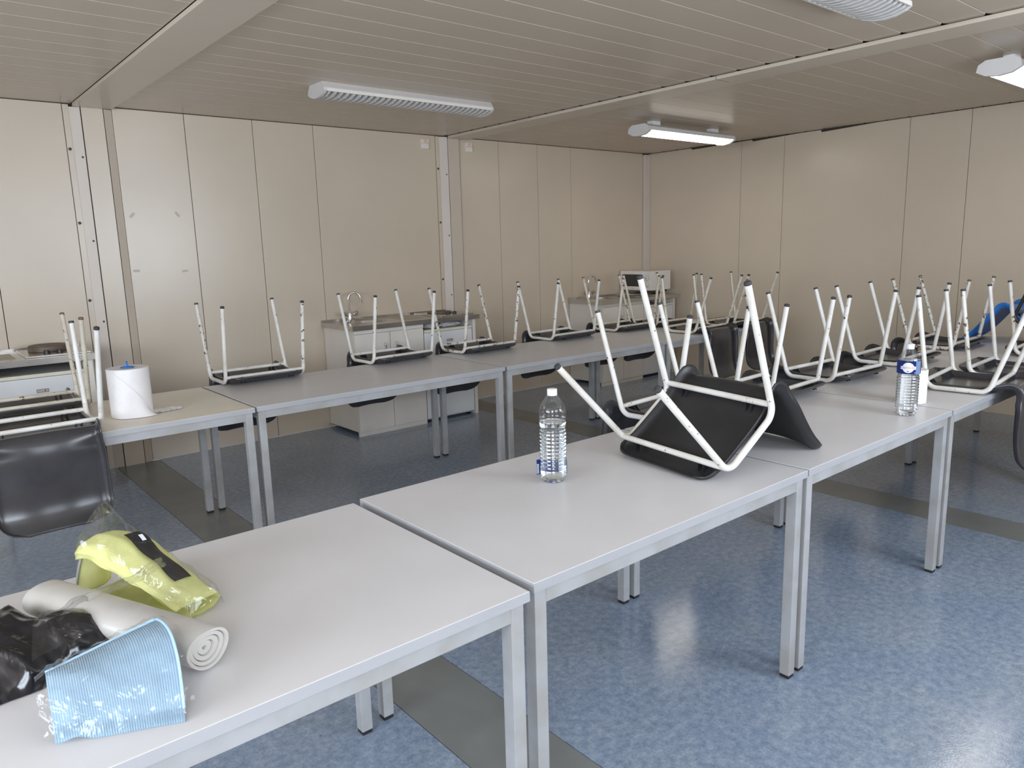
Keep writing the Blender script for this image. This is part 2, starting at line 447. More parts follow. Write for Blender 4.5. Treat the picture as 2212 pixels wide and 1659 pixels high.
# left wall and front wall, both outside the picture
wl = MB()
wl.box(XL - .1, XL, YF, SIDE_WIN[0], 0, CZ + .03); wl.box(XL - .1, XL, SIDE_WIN[1], WY, 0, CZ + .03)
wl.box(XL - .1, XL, SIDE_WIN[0], SIDE_WIN[1], 0, WZ0); wl.box(XL - .1, XL, SIDE_WIN[0], SIDE_WIN[1], WZ1, CZ + .03)
struct(wl.build('wall_left', M['wall']))
wf = MB()
xs = [XL] + [v for w in WINDOWS for v in w] + [WX]
for i in range(0, len(xs), 2): wf.box(xs[i], xs[i + 1], YF - .1, YF, 0, CZ + .03)
for a, b in WINDOWS:
    wf.box(a, b, YF - .1, YF, 0, WZ0); wf.box(a, b, YF - .1, YF, WZ1, CZ + .03)
struct(wf.build('wall_front', M['wall']))
for i, (a, b) in enumerate(WINDOWS):
    t = struct(D.objects.new('window_%d' % (i + 1), None)); COL.objects.link(t); t.location = (a, YF, WZ0)
    w, h = b - a, WZ1 - WZ0
    f = MB()
    for q in ((0, .05, 0, h), (w - .05, w, 0, h), (.05, w - .05, 0, .05), (.05, w - .05, h - .05, h), (w / 2 - .03, w / 2 + .03, .05, h - .05)):
        f.box(q[0], q[1], -.05, 0.0, q[2], q[3])
    f.build('window_frame', M['white_lam'], t)
    bx('window_sill', M['white_lam'], -.03, w + .03, 0.0, .06, -.03, 0.0, t)

t = struct(D.objects.new('window_4', None)); COL.objects.link(t); t.location = (XL, SIDE_WIN[0], WZ0)
w, h = SIDE_WIN[1] - SIDE_WIN[0], WZ1 - WZ0
f = MB()
for q in ((0, .05, 0, h), (w - .05, w, 0, h), (.05, w - .05, 0, .05), (.05, w - .05, h - .05, h), (w / 2 - .03, w / 2 + .03, .05, h - .05)):
    f.box(-.05, 0.0, q[0], q[1], q[2], q[3])
f.build('window_frame', M['white_lam'], t)

# ceiling: planks running left to right, in three bays between the beams
ce = struct(bx('ceiling', M['gap'], XL, WX + .1, YF, WY + .1, CZ + 0.013, CZ + 0.09))
B1, B2 = (1.125, 1.372), (4.14, 4.378)
plank_cache = {}
y = 1.395 - 0.1895 * 14
rows = []
while y < WY:
    rows.append((max(y, YF), min(y + 0.1895, WY))); y += 0.1895
for (xa, xb) in ((XL, B1[0] - .006), (B1[1], B2[0] - .010), (B2[1], WX - .002)):
    for a, b in rows:
        if b - a < .02: continue
        key = (round(xb - xa, 3), round(b - a, 3))
        if key in plank_cache:
            o = plank_cache[key].copy(); COL.objects.link(o); o.location = (xa, a, CZ)
        else:
            w = b - a; g = 0.0010; c = 0.0035
            e = .018; L = xb - xa
            m = MB().prism([(g, .012), (g, c), (g + c, 0), (e, 0), (w - e, 0), (w - g - c, 0), (w - g, c), (w - g, .012)] if w > .06 else [(g, .012), (g, 0), (w - g, 0), (w - g, .012)], 'x', 0, L)
            if xa > 0:        # corners of the far plank ends are snipped off, leaving a dark hole at each joint
                m.v = [(x_ - (.030 if (x_ > L * .5 and (y_ < e - .001 or y_ > w - e + .001)) else 0), y_, z_) for x_, y_, z_ in m.v]
            o = m.build('ceiling_plank', M['ceil'], ce, loc=(xa, a, CZ))
            plank_cache[key] = o
for i, (a, b) in enumerate((B1, B2)):
    o = struct(MB().prism([(a + .05, CZ + .03), (a + .05, CZ), (a, CZ), (a, 2.470), (b - .012, 2.470), (b, CZ - .006), (b, CZ + .03)], 'y', YF, WY - .030).build('trim_%d' % (i + 4), M['beam']))
o = bx('beam_joint', M['gap'], B2[0] - .0006, B2[0] + .14, 2.896, 2.899, 2.4695, CZ, D.objects['trim_5'])

# ------------------------------------------------------------------ tables
def table(x0, x1, y0, y1, label, top='top_grey', dz=0.0):
    L, W = x1 - x0, y1 - y0
    t = thing('table', label, 'table', ((x0 + x1) / 2, (y0 + y1) / 2, 0))
    t['group'] = 'tables set out in two rows'
    l, w = L / 2, W / 2
    H = 0.74 + dz
    bx('table_top', M[top], -l, l, -w, w, H - 0.0245, H, t, bevel=0.0012)
    e = MB()
    e.box(-l - .0005, l + .0005, -w - .0006, -w, H - .0235, H - .0012); e.box(-l - .0005, l + .0005, w, w + .0006, H - .0235, H - .0012)
    e.box(-l - .0006, -l, -w, w, H - .0235, H - .0012); e.box(l, l + .0006, -w, w, H - .0235, H - .0012)
    e.build('edge_band', M['edge'], t)
    i = 0.010; k = 0.036
    for sx in (-1, 1):
        for sy in (-1, 1):
            xa, ya = sx * (l - i - k / 2), sy * (w - i - k / 2)
            g = MB().box(xa - k / 2, xa + k / 2, ya - k / 2, ya + k / 2, 0.012, H - 0.0245).build('leg', M['tframe'], t, bevel=0.002)
            bx('foot_cap', M['rubber'], xa - k / 2 + .002, xa + k / 2 - .002, ya - k / 2 + .002, ya + k / 2 - .002, 0.0, 0.012, g)
    ah = 0.040
    for sy in (-1, 1):
        ya = sy * (w - i - .0125)
        bx('apron_rail', M['tframe'], -l + i + k, l - i - k, ya - .0125, ya + .0125, H - .0245 - ah, H - .0245, t, bevel=0.0015)
    for sx in (-1, 1):
        xa = sx * (l - i - .0125)
        bx('apron_rail', M['tframe'], xa - .0125, xa + .0125, -w + i + k, w - i - k, H - .0245 - ah, H - .0245, t, bevel=0.0015)
    return t
FR, BR = (1.176, 1.976), (3.575, 4.375)
table(-0.205, 1.000, FR[0] - .020, FR[1] - .018, 'pale grey table nearest the camera, carrying the cleaning packs', 'top_grey')
table(1.033, 2.238, FR[0] + .002, FR[1] + .002, 'front row table carrying the seat of the tipped chair and a water bottle')
table(2.250, 3.455, FR[0] + .004, FR[1] + .004, 'front row table with the blue-labelled water bottle at its corner')
table(3.468, 5.045, FR[0] + .002, FR[1] + .002, 'front row table behind the small white roll, chair backs over both edges')
table(5.058, 6.260, FR[0] + .002, FR[1] + .002, 'farthest front row table, holding the tipped blue chair')
table(0.125, 1.325, BR[0] - .01, BR[1], 'off-white topped table under the big paper roll', 'top_cream')
table(1.338, 2.935, BR[0], BR[1], 'grey back row table beside the off-white one, in front of the sink cabinet')
table(2.955, 4.548, BR[0], BR[1], 'grey back row table in front of the wide wall post')
table(4.562, 6.100, BR[0], BR[1], 'back row table nearest the corner, two chair backs hanging off its near side')

# ------------------------------------------------------------------ chairs
# chair space: r sideways, b towards the backrest, n towards the feet (chairs stand upside down on the tables)
TR = 0.0112
prof = [(-.228, .047), (-.220, .036), (-.203, .024), (-.178, .014), (-.145, .007), (-.10, .004), (-.05, .003), (0, .003), (.045, .004), (.085, .009), (.12, .018), (.15, .027),
        (.178, .032), (.201, .028), (.218, .013), (.229, -.012), (.236, -.05), (.238, -.09), (.238, -.13), (.239, -.17), (.2415, -.21), (.247, -.255), (.256, -.292), (.269, -.323), (.284, -.346), (.298, -.360)]
def resample(p, n):
    P = [Vector((a, b, 0)) for a, b in p]
    # Catmull-Rom smoothing then even spacing
    fine = []
    for i in range(len(P) - 1):
        p0, p1, p2, p3 = P[max(i - 1, 0)], P[i], P[i + 1], P[min(i + 2, len(P) - 1)]
        for k in range(8):
            t = k / 8
            fine.append(0.5 * ((2 * p1) + (-p0 + p2) * t + (2 * p0 - 5 * p1 + 4 * p2 - p3) * t * t + (-p0 + 3 * p1 - 3 * p2 + p3) * t ** 3))
    fine.append(P[-1])
    ln = [0]
    for a, b in zip(fine[:-1], fine[1:]): ln.append(ln[-1] + (b - a).length)
    out = []; j = 0
    for i in range(n):
        s = ln[-1] * i / (n - 1)
        while j < len(ln) - 2 and ln[j + 1] < s: j += 1
        f = (s - ln[j]) / max(1e-9, ln[j + 1] - ln[j])
        out.append((fine[j].lerp(fine[j + 1], f), s))
    return out, ln[-1]

def build_shell():
    NU, NS = 31, 64
    pts, tot = resample(prof, NS)
    verts = []
    us = [-1 + 2 * i / (NU - 1) for i in range(NU)]
    us = [math.copysign(abs(u) ** 0.9, u) for u in us]
    for i, (p, s) in enumerate(pts):
        a = pts[max(i - 1, 0)][0]; b = pts[min(i + 1, NS - 1)][0]
        t = (b - a).normalized()
        nrm = Vector((-t.y, t.x, 0))             # towards the feet / outer side of the back
        if nrm.y < -0.2: nrm = -nrm
        if i > NS * 0.5 and nrm.x < 0: nrm = -nrm
        w = 0.216 - 0.012 * math.exp(-((s - 0.47) / 0.07) ** 2)
        # rounded corners at the front lip and at the top of the back
        for d, rc in ((s, 0.055), (tot - s, 0.095)):
            if d < rc: w -= rc * (1 - math.sqrt(max(0, 1 - (1 - d / rc) ** 2)))
        bend = 0.0
        rim = 0.028 + 0.014 * math.exp(-((s - 0.46) / 0.06) ** 2)
        if s > 0.5: rim = 0.028 + 0.006 * max(0, 1 - (s - .5) / .2)
        rim *= min(1, max(0, (tot - s) / .09)) ** .5 * .85 + .15
        rim *= min(1, .25 + s / .06)
        for u in us:
            au = abs(u)
            if au <= .70: rr, h = au / .70 * .885, 0.0
            else:
                k = (au - .70) / .30
                rr = .885 + .115 * math.sin(k * PI / 2 * .94) / math.sin(PI / 2 * .94); h = rim * (1 - math.cos(k * PI / 2 * .94)) / (1 - math.cos(PI / 2 * .94))
            dish = -0.010 * au ** 2 * math.exp(-((s - 0.41) / 0.06) ** 2) - 0.0
            sag = 0.030 * max(0, min(1, (s - .44) / .08)) * min(1, (tot - s) / .10 + .25) * min(rr, .89) ** 2
            q = p + nrm * (h + dish - sag)
            fl = 0
            u = math.copysign(rr, u)
            verts.append((u * w * (1 - 0.02 * fl * fl), q.x, q.y))
    faces = [(j * NU + i, j * NU + i + 1, (j + 1) * NU + i + 1, (j + 1) * NU + i) for j in range(NS - 1) for i in range(NU - 1)]
    bm = bmesh.new()
    vv = [bm.verts.new(v) for v in verts]
    for q in faces: bm.faces.new([vv[i] for i in q])
    bmesh.ops.recalc_face_normals(bm, faces=bm.faces)
    bmesh.ops.solidify(bm, geom=list(bm.faces), thickness=0.0042)
    bmesh.ops.recalc_face_normals(bm, faces=bm.faces)
    bm.normal_update()
    bm.verts.index_update()
    nor = [v.normal.copy() for v in bm.verts]; co = [v.co.copy() for v in bm.verts]
    fs = [[v.index for v in f.verts] for f in bm.faces]
    bm.free()
    def sub(test, name):
        keep = [f for f in fs if test(sum((co[i].z for i in f), 0.0) / len(f), sum((co[i].y for i in f), 0.0) / len(f))]
        ids = sorted({i for f in keep for i in f}); mp = {o: k for k, o in enumerate(ids)}
        me = D.meshes.new(name)
        me.from_pydata([co[i] for i in ids], [], [[mp[i] for i in f] for f in keep])
        for p in me.polygons: p.use_smooth = True
        me.normals_split_custom_set_from_vertices([nor[i] for i in ids])
        return me
    isback = lambda n, b: b > 0.16 and n < -0.012
    return sub(lambda n, b: not isback(n, b), 'seat'), sub(isback, 'backrest')
SEAT, BACK = build_shell()
SEAT.materials.append(M['shell']); BACK.materials.append(M['shell'])

def mesh_of(mb, name, mat, smooth=True):
    o = mb.build(name, mat, smooth=smooth, auto=math.radians(50)); me = o.data; D.objects.remove(o); return me
RW = 0.235
def chair_meshes():
    bt, ft = Vector((.25, .457)), Vector((-.215, .457))          # tips (b, n)
    bj, fj = Vector((.12, .044)), Vector((-.155, .044))
    nb = 0.0145
    ext = lambda t, j: j + (j - t) * ((j.y - nb) / (t.y - j.y))
    b0, f0 = ext(bt, bj), ext(ft, fj)
    P = lambda v: Vector((0, v.x, v.y))
    path = fillet([P(bt), P(b0), P(f0), P(ft)], [0.05, 0.05], 7)
    cutz = 0.075
    def leg(t, j):
        e = j + (t - j) * ((cutz - j.y) / (t.y - j.y))
        return [P(t), P(e)], e
    lb, eb = leg(bt, bj); lf, ef = leg(ft, fj)
    bar = [P(eb)] + path[1:-1] + [P(ef)]
    m = {}
    m['leg_b'] = mesh_of(MB().tube([lb[0], lb[0].lerp(lb[1], .5), lb[1]], TR, 14), 'leg', M['paint_white'])
    m['leg_f'] = mesh_of(MB().tube([lf[0], lf[0].lerp(lf[1], .5), lf[1]], TR, 14), 'leg', M['paint_white'])
    m['bar'] = mesh_of(MB().tube(bar, TR, 14), 'side_bar', M['paint_white'])
    def cap(l):
        d = (l[0] - l[1]).normalized()
        return mesh_of(MB().tube([l[0] - d * .0085, l[0] - d * .008, l[0] + d * .0015, l[0] + d * .003], [TR, TR + .0005, TR + .0005, TR * .85], 14), 'foot_cap', M['cap'])
    m['cap_b'], m['cap_f'] = cap(lb), cap(lf)
    m['rail'] = mesh_of(MB().tube([(-RW, 0, 0), (-RW + .03, 0, 0), (0, 0, 0.0), (RW - .03, 0, 0), (RW, 0, 0)], [.0085, .0105, .0105, .0105, .0085], 12), 'crossbar', M['paint_white'])
    g = MB()
    for s in (-1, 1):
        g.add([(s * .011 + q, yy, zz) for q in (-.0015, .0015) for yy, zz in ((-.034, -.036), (.034, -.036), (.010, -.006), (-.010, -.006))], [(0, 1, 2, 3), (4, 7, 6, 5), (0, 4, 5, 1), (1, 5, 6, 2), (2, 6, 7, 3), (3, 7, 4, 0)])
    m['bracket'] = mesh_of(g, 'bracket', M['black'], False)
    return m
CM = chair_meshes()
made = {}
def with_mat(me, mat):
    """the shared mesh, once per material"""
    if me.materials[0] == mat: return me
    k = (me.name, mat.name)
    if k not in made:
        c = me.copy(); c.materials.clear(); c.materials.append(mat); made[k] = c
    return made[k]

def chair(label, x, y, yaw=0.0, z=0.742, paint='paint_white', cap='cap', shell='shell', matrix=None, group=None, name='chair', worn=None):
    t = D.objects.new(name, None); COL.objects.link(t)
    t.empty_display_size = 0.1
    t['label'] = label; t['category'] = 'chair'
    if group: t['group'] = group
    t.matrix_world = matrix if matrix else Matrix.Translation((x, y, z)) @ Matrix.Rotation(yaw, 4, 'Z')
    def part(nm, me, mat, parent=None, loc=None):
        o = D.objects.new(nm, with_mat(me, M[mat])); COL.objects.link(o); o.parent = parent or t
        if loc: o.location = loc
        return o
    part('seat', SEAT, shell); part('backrest', BACK, shell)
    for s in (-1, 1):
        k = s * RW
        part('side_bar', CM['bar'], paint, loc=(k, 0, 0))
        for e in ('b', 'f'):
            pm = worn if (worn and (s > 0) == (e == 'f')) else paint
            l = part('leg', CM['leg_' + e], pm, loc=(k, 0, 0))
            part('foot_cap', CM['cap_' + e], cap, parent=l)
    part('crossbar', CM['rail'], paint, loc=(0, .124, .046)); part('crossbar', CM['rail'], paint, loc=(0, -.157, .046))
    for bb in (.124, -.157):
        for rr in (-.145, .145): part('bracket', CM['bracket'], 'black', loc=(rr, bb, .046))
    return t
GB = 'chairs turned upside down on the back row tables'
GF = 'chairs turned upside down on the front row tables'
chair('upturned chair alone at the left end of a grey table, left of the sink cabinet', 1.676, 4.432, -.012, worn='paint_worn', group=GB)
chair('upturned chair whose legs frame the sink cabinet and its gooseneck tap', 2.633, 4.445, .046, group=GB)
chair('upturned chair with heavily chipped legs in front of the small fridge and hotplate', 3.316, 4.356, .021, paint='paint_worn', group=GB)
chair('upturned chair in front of the bare wall between post and corner sink cabinet', 4.211, 4.398, .029, group=GB)
chair('upturned chair in front of the corner sink cabinet, left of the microwave legs', 4.963, 4.392, .003, paint='paint_cream', cap='cap_rust', group=GB)
chair('upturned chair in front of the microwave dials, last on the far side', 5.448, 4.354, -.02, paint='paint_cream', group=GB)
chair('upturned chair with its back hanging off the near side of the corner table, left one', 5.225, 3.770, 3.20, paint='paint_cream', group=GB)
chair('upturned chair with its back hanging off the corner table, nearest the right wall', 5.781, 3.776, 3.17, paint='paint_cream', group=GB)
chair('upturned chair at the left edge, its large glossy back hanging towards the camera', 0.429, 3.764, 3.17, group=GB)
chair('rusty cream-legged upturned chair at the left edge, between glossy chair and white fridge', 0.494, 4.381, .011, paint='paint_cream', cap='cap_rust', group=GB)
chair('upturned chair mostly hidden behind the tipped chair on the front table', 2.634, 2.019, .076, group=GF)
chair('upturned chair on the front row just right of the tipped chair', 3.294, 1.976, .05, group=GF)
chair('upturned chair on the front row halfway between tipped chair and labelled bottle', 3.929, 1.966, -.051, group=GF)
chair('upturned chair directly behind the blue-labelled water bottle', 4.647, 1.949, .028, group=GF)
chair('rusty-footed upturned chair before the right wall, left of the tipped blue chair', 5.477, 1.974, .022, paint='paint_worn', cap='cap_rust', group=GF)
chair('upturned chair right of the small white roll, its back hanging towards the camera', 4.095, 1.310, 3.243, group=GF)
chair('upturned chair behind the one beside the small white roll, near the right edge', 4.59, 1.277, 3.193, worn='paint_worn', group=GF)
chair('upturned chair cut by the right edge, in front of the blue chair', 5.48, 1.33, 3.212, worn='paint_worn', group=GF)
TM = Matrix(((-.112, .789, -.604), (-.994, -.101, .052), (-.02, .606, .795))).to_4x4()
# re-orthonormalise the measured pose
q_ = TM.to_quaternion().to_matrix().to_4x4()
chair('tipped chair lying on its back beside the water bottle, dark seat underside showing', 0, 0, matrix=Matrix.Translation((2.117, 1.514, .851)) @ q_, shell='shell_matt', group=GF)
chair('tipped blue plastic chair with black legs on the far front table', 0, 0, matrix=Matrix.Translation((5.97, 1.56, .847)) @ Matrix.Rotation(.02, 4, 'Z') @ Matrix.Rotation(math.radians(37.3), 4, 'X'),
      paint='paint_black', cap='black', shell='shell_blue')

# ------------------------------------------------------------------ kitchen units along the back wall
def tube_obj(name, mat, path, r, parent, seg=12):
    return MB().tube(path, r, seg).build(name, mat, parent, smooth=True, auto=math.radians(50))

def kitchen(x0, yf, where, fridge_label, top_label, cab_label, tap_label, tap_rz=0.0, bag=False, plate=0.0):
    dpt = WY - yf - .006
    c = thing('sink_cabinet', cab_label, 'cabinet', (x0, yf, 0), group='kitchen sink cabinets')
    W = M['white_lam']
    MB().box(0, .65, .018, dpt, .035, .862).build('body', W, c)
    bx('plinth', W, 0, .65, .006, .03, 0, .035, c)
    bx('top_rail', W, 0, .65, 0, .018, .832, .862, c, bevel=.001)
    for a, b, hx in ((.002, .3225, .27), (.3275, .648, .375)):
        d = bx('door', W, a, b, 0, .0175, .037, .829, c, bevel=.001)
        tube_obj('door_handle', M['chrome'], fillet([(hx, 0, .742), (hx, -.022, .735), (hx, -.022, .700), (hx, 0, .693)], [.006, .006], 4), .005, d, 8)
    # fridge
    f = thing('fridge', fridge_label, 'fridge', (x0 + .662, yf, 0), group='small fridges under the worktops')
    E_ = M['white_enamel']
    bx('body', E_, 0, .506, .06, dpt, .015, .80, f, bevel=.004)
    d = bx('door', E_, 0, .506, .005, .056, .035, .782, f, bevel=.008)
    bx('top_trim', M['yellowed'], 0, .506, .003, .07, .784, .806, f, bevel=.004)
    b_ = bx('badge', M['badge'], .228, .292, .001, .006, .690, .712, d)
    for i in range(6):
        bx('badge_mark', M['badge_red'] if i == 4 else M['post_lit'], .234 + i * .009, .2395 + i * .009, -.0003, .0012, .697, .706, b_) if False else None
    mk = MB()
    for i in (0, 1, 2, 3, 5): mk.box(.234 + i * .009, .2395 + i * .009, .0, .0012, .697, .706)
    mk.build('badge_lettering', M['post_lit'], d)
    MB().box(.270, .2755, .0, .0012, .697, .706).build('badge_dot', M['badge_red'], d)
    for px in (.03, .476):
        bx('foot', M['black'], px - .015, px + .015, .05, .08, 0, .015, f)
    # side panel carrying the right end
    e = bx('end_panel', W, 1.18, 1.212, .012, dpt, 0, .862, None, bevel=.001)
    e.location = (x0, yf, 0)
    tag(e, 'white upright end panel right of the ' + where + ' fridge', 'panel', 'end panels of the worktops')
    # worktop
    t = thing('worktop', top_label, 'worktop', (x0, yf, .862), group='stainless worktops')
    S = M['steel']
    zt, th = .038, .036
    x_a, x_b, y_a, y_b = -.022, 1.236, -.022, dpt
    cx, cy, R = .27, .27, .165
    m = MB()
    rx0, rx1 = x_a, .52
    angs = sorted([2 * PI * k / 40 for k in range(40)] + [math.atan2(yy - cy, xx - cx) % (2 * PI) for xx in (rx0, rx1) for yy in (y_a, y_b)])
    ring = []; outer = []
    for a in angs:
        dx, dy = math.cos(a), math.sin(a)
        k = min([(rx1 - cx) / dx if dx > 1e-9 else 1e9, (rx0 - cx) / dx if dx < -1e-9 else 1e9, (y_b - cy) / dy if dy > 1e-9 else 1e9, (y_a - cy) / dy if dy < -1e-9 else 1e9])
        outer.append((cx + dx * k, cy + dy * k, zt)); ring.append((cx + dx * R * 1.1, cy + dy * R, zt))
    n = len(angs)
    m.add(outer + ring, [(i, (i + 1) % n, n + (i + 1) % n, n + i) for i in range(n)])
    m.add([(rx1, y_a, zt), (x_b, y_a, zt), (x_b, y_b, zt), (rx1, y_b, zt)], [(0, 1, 2, 3)])
    m.add([(x_a, y_a, zt), (x_b, y_a, zt), (x_b, y_a, 0), (x_a, y_a, 0)], [(0, 1, 2, 3)])
    m.add([(x_a, y_a, zt), (x_a, y_b, zt), (x_a, y_b, 0), (x_a, y_a, 0)], [(0, 1, 2, 3)])
    m.add([(x_b, y_a, zt), (x_b, y_b, zt), (x_b, y_b, 0), (x_b, y_a, 0)], [(0, 1, 2, 3)])
    m.add([(x_a, y_a, 0), (x_b, y_a, 0), (x_b, 0.0, 0), (x_a, 0.0, 0)], [(0, 1, 2, 3)])
    m.add([(.66, 0, 0), (x_b, 0.0, 0), (x_b, y_b, 0), (.66, y_b, 0)], [(0, 1, 2, 3)])
    m.build('top_sheet', S, t)
    bowl = MB().lathe([(R, 0), (R * .97, -.012), (R * .9, -.10), (R * .6, -.13), (.03, -.135), (.028, -.14)], 40, (0, 0, 0), close=False)
    bowl.v = [(cx + v[0] * 1.1, cy + v[1], zt + v[2]) for v in bowl.v]
    bowl.build('sink_bowl', S, t, smooth=True)
    MB().lathe([(.03, 0), (.03, .004), (.012, .004)], 20, (cx, cy, zt - .136)).build('drain', M['chrome'], t)
    r = MB()
    for k in range(9):
        yy = .10 + k * .036
        r.prism([(yy - .006, zt), (yy, zt + .003), (yy + .006, zt)], 'x', .54, .82)
    r.build('drain_ridges', S, t)
    bx('back_board', M['panel_grey'], .655, 1.178, dpt - .02, dpt - .002, -.055, -.002, t)
    bx('back_upstand', S, x_a, x_b, y_b - .012, y_b, zt, zt + .018, t)
    # hob let into the right end
    h = bx('hob', S, .865, 1.215, .035, .47, zt, zt + .012, t, bevel=.003)
    MB().lathe([(.108, 0), (.112, .004), (.110, .012 + plate), (.104, .016 + plate), (.03, .015 + plate)], 36, (1.02, .285, zt + .012)).build('hotplate', M['hot'], h, smooth=True, auto=.6)
    for kx in (.985, 1.055):
        MB().lathe([(.019, 0), (.018, .016), (.016, .022), (.010, .0225)], 18, (kx, .105, zt + .012)).build('knob', M['black'], h, smooth=True, auto=.6)
    # tap
    p = thing('kitchen_tap', tap_label, 'tap', (x0 + .19, WY - .115, .9), tap_rz, group='gooseneck taps')
    C_ = M['chrome']
    MB().lathe([(.026, 0), (.026, .008), (.019, .012), (.018, .07), (.013, .08)], 20).build('base', C_, p, smooth=True, auto=.6)
    neck = [(0, 0, .07), (-.004, 0, .13), (-.004, 0, .17)]
    for k in range(11):
        a = PI - PI * k / 10 * .97
        neck.append((.046 + .050 * math.cos(a), 0, .185 + .055 * math.sin(a)))
    neck.append((.098, 0, .165))
    tube_obj('spout', C_, neck, .0085, p, 12)
    MB().lathe([(.011, 0), (.011, .022), (.009, .024)], 14, (.099, 0, .148)).build('aerator', C_, p, smooth=True, auto=.6)
    for s in (-1, 1):
        o = MB().lathe([(.010, 0), (.010, .025), (.021, .03), (.023, .055), (.017, .064)], 8).build('tap_handle', C_, p)
        o.location = (s * .012, 0, .045); o.rotation_euler = (0, s * math.radians(62), 0)
    return c, f, t

kitchen(-.255, 5.25, 'left', 'white fridge at the left edge behind the rusty-legged chair, with a small grey badge',
        'bright steel worktop with a raised brown hotplate at the left edge', 'sink cabinet beyond the left edge of the picture, beside the left fridge', 'tap over the sink beyond the left edge', plate=.022)
kitchen(2.80, 5.275, 'middle', 'white fridge with a yellowed top strip, left of the wide post',
        'steel worktop with round sink and black-knobbed hotplate, left of the wide post', 'white two-door sink cabinet against the wall, left of the wide post', 'chrome gooseneck tap left of the wide post, over the middle sink', -.35)
kitchen(5.690, 5.305, 'corner', 'white fridge in the far corner under the microwave',
        'steel worktop in the far corner under the microwave', 'white sink cabinet in the far corner, left of the corner fridge', 'chrome gooseneck tap in the far corner, left of the microwave', -.2)

def crumple(name, mat, c, size, seed, parent=None, amp=.35, flat=True, sub=3, smooth=False):
    bm = bmesh.new(); bmesh.ops.create_icosphere(bm, subdivisions=sub, radius=1.0)
    for v in bm.verts:
        d = v.co.normalized()
        k = 1 + amp * noise.noise(d * 1.7 + Vector((seed, 0, 0))) + amp * .6 * noise.noise(d * 4.5 + Vector((0, seed, 0)))
        v.co = Vector((d.x * size[0] * k, d.y * size[1] * k, d.z * size[2] * k))
        if flat and v.co.z < -size[2] * .6: v.co.z = -size[2] * .6
    me = D.meshes.new(name); bm.to_mesh(me); bm.free()
    for p in me.polygons: p.use_smooth = smooth
    me.materials.append(mat)
    o = D.objects.new(name, me); COL.objects.link(o); o.location = c
    if parent: o.parent = parent
    return o
tag(crumple('plastic_bag', M['bagwhite'], (3.60, 5.42, .826), (.07, .06, .032), 3.1), 'crumpled whitish bag on top of the middle fridge, left one of two', 'bag', 'bags stuffed under the worktop')
tag(crumple('plastic_bag', M['bagwhite'], (3.80, 5.41, .824), (.10, .06, .030), 8.4), 'larger crumpled whitish bag on top of the middle fridge, right one of two', 'bag', 'bags stuffed under the worktop')

# microwave, turned to face the left, standing on the corner hob
mw = thing('microwave', 'white microwave oven with dark window and two dials in the far corner', 'microwave', (6.50, 5.335, .937))
MWD, MWL, MWH = .34, .445, .235
MB().box(.018, MWD, 0, MWL, .022, MWH).build('body', M['micro'], mw, bevel=.006)
fr_ = MB().box(0, .018, 0, MWL, .022, MWH).build('front', M['micro'], mw, bevel=.004)
dr = bx('door', M['micro'], -.006, 0, .115, MWL - .002, .026, MWH - .004, mw, bevel=.002)
bx('door_window', M['glass_dark'], -.0085, -.005, .135, MWL - .045, .065, MWH - .036, dr)
bx('maker_mark', M['badge'], -.0075, -.0055, .25, .275, .042, .048, dr)
for z in (.160, .085):
    o = MB().lathe([(.024, 0), (.024, .004), (.020, .006), (.019, .016), (.010, .017)], 22).build('dial', M['micro'], mw, smooth=True, auto=.6)
    o.rotation_euler = (0, -PI / 2, 0); o.location = (0, .058, z)
    o3 = MB().lathe([(.028, 0), (.028, .0015), (.020, .0015)], 22).build('dial_ring', M['dial'], mw); o3.rotation_euler = (0, -PI / 2, 0); o3.location = (-.0001, .058, z)
    o2 = MB().box(-.003, .003, -.017, .017, .017, .020).build('dial_pointer', M['dial'], o)
for px, py in ((.04, .04), (.30, .04), (.04, .40), (.30, .40)):
    MB().lathe([(.014, 0), (.016, .024)], 10, (px, py, 0)).build('foot', M['black'], mw)

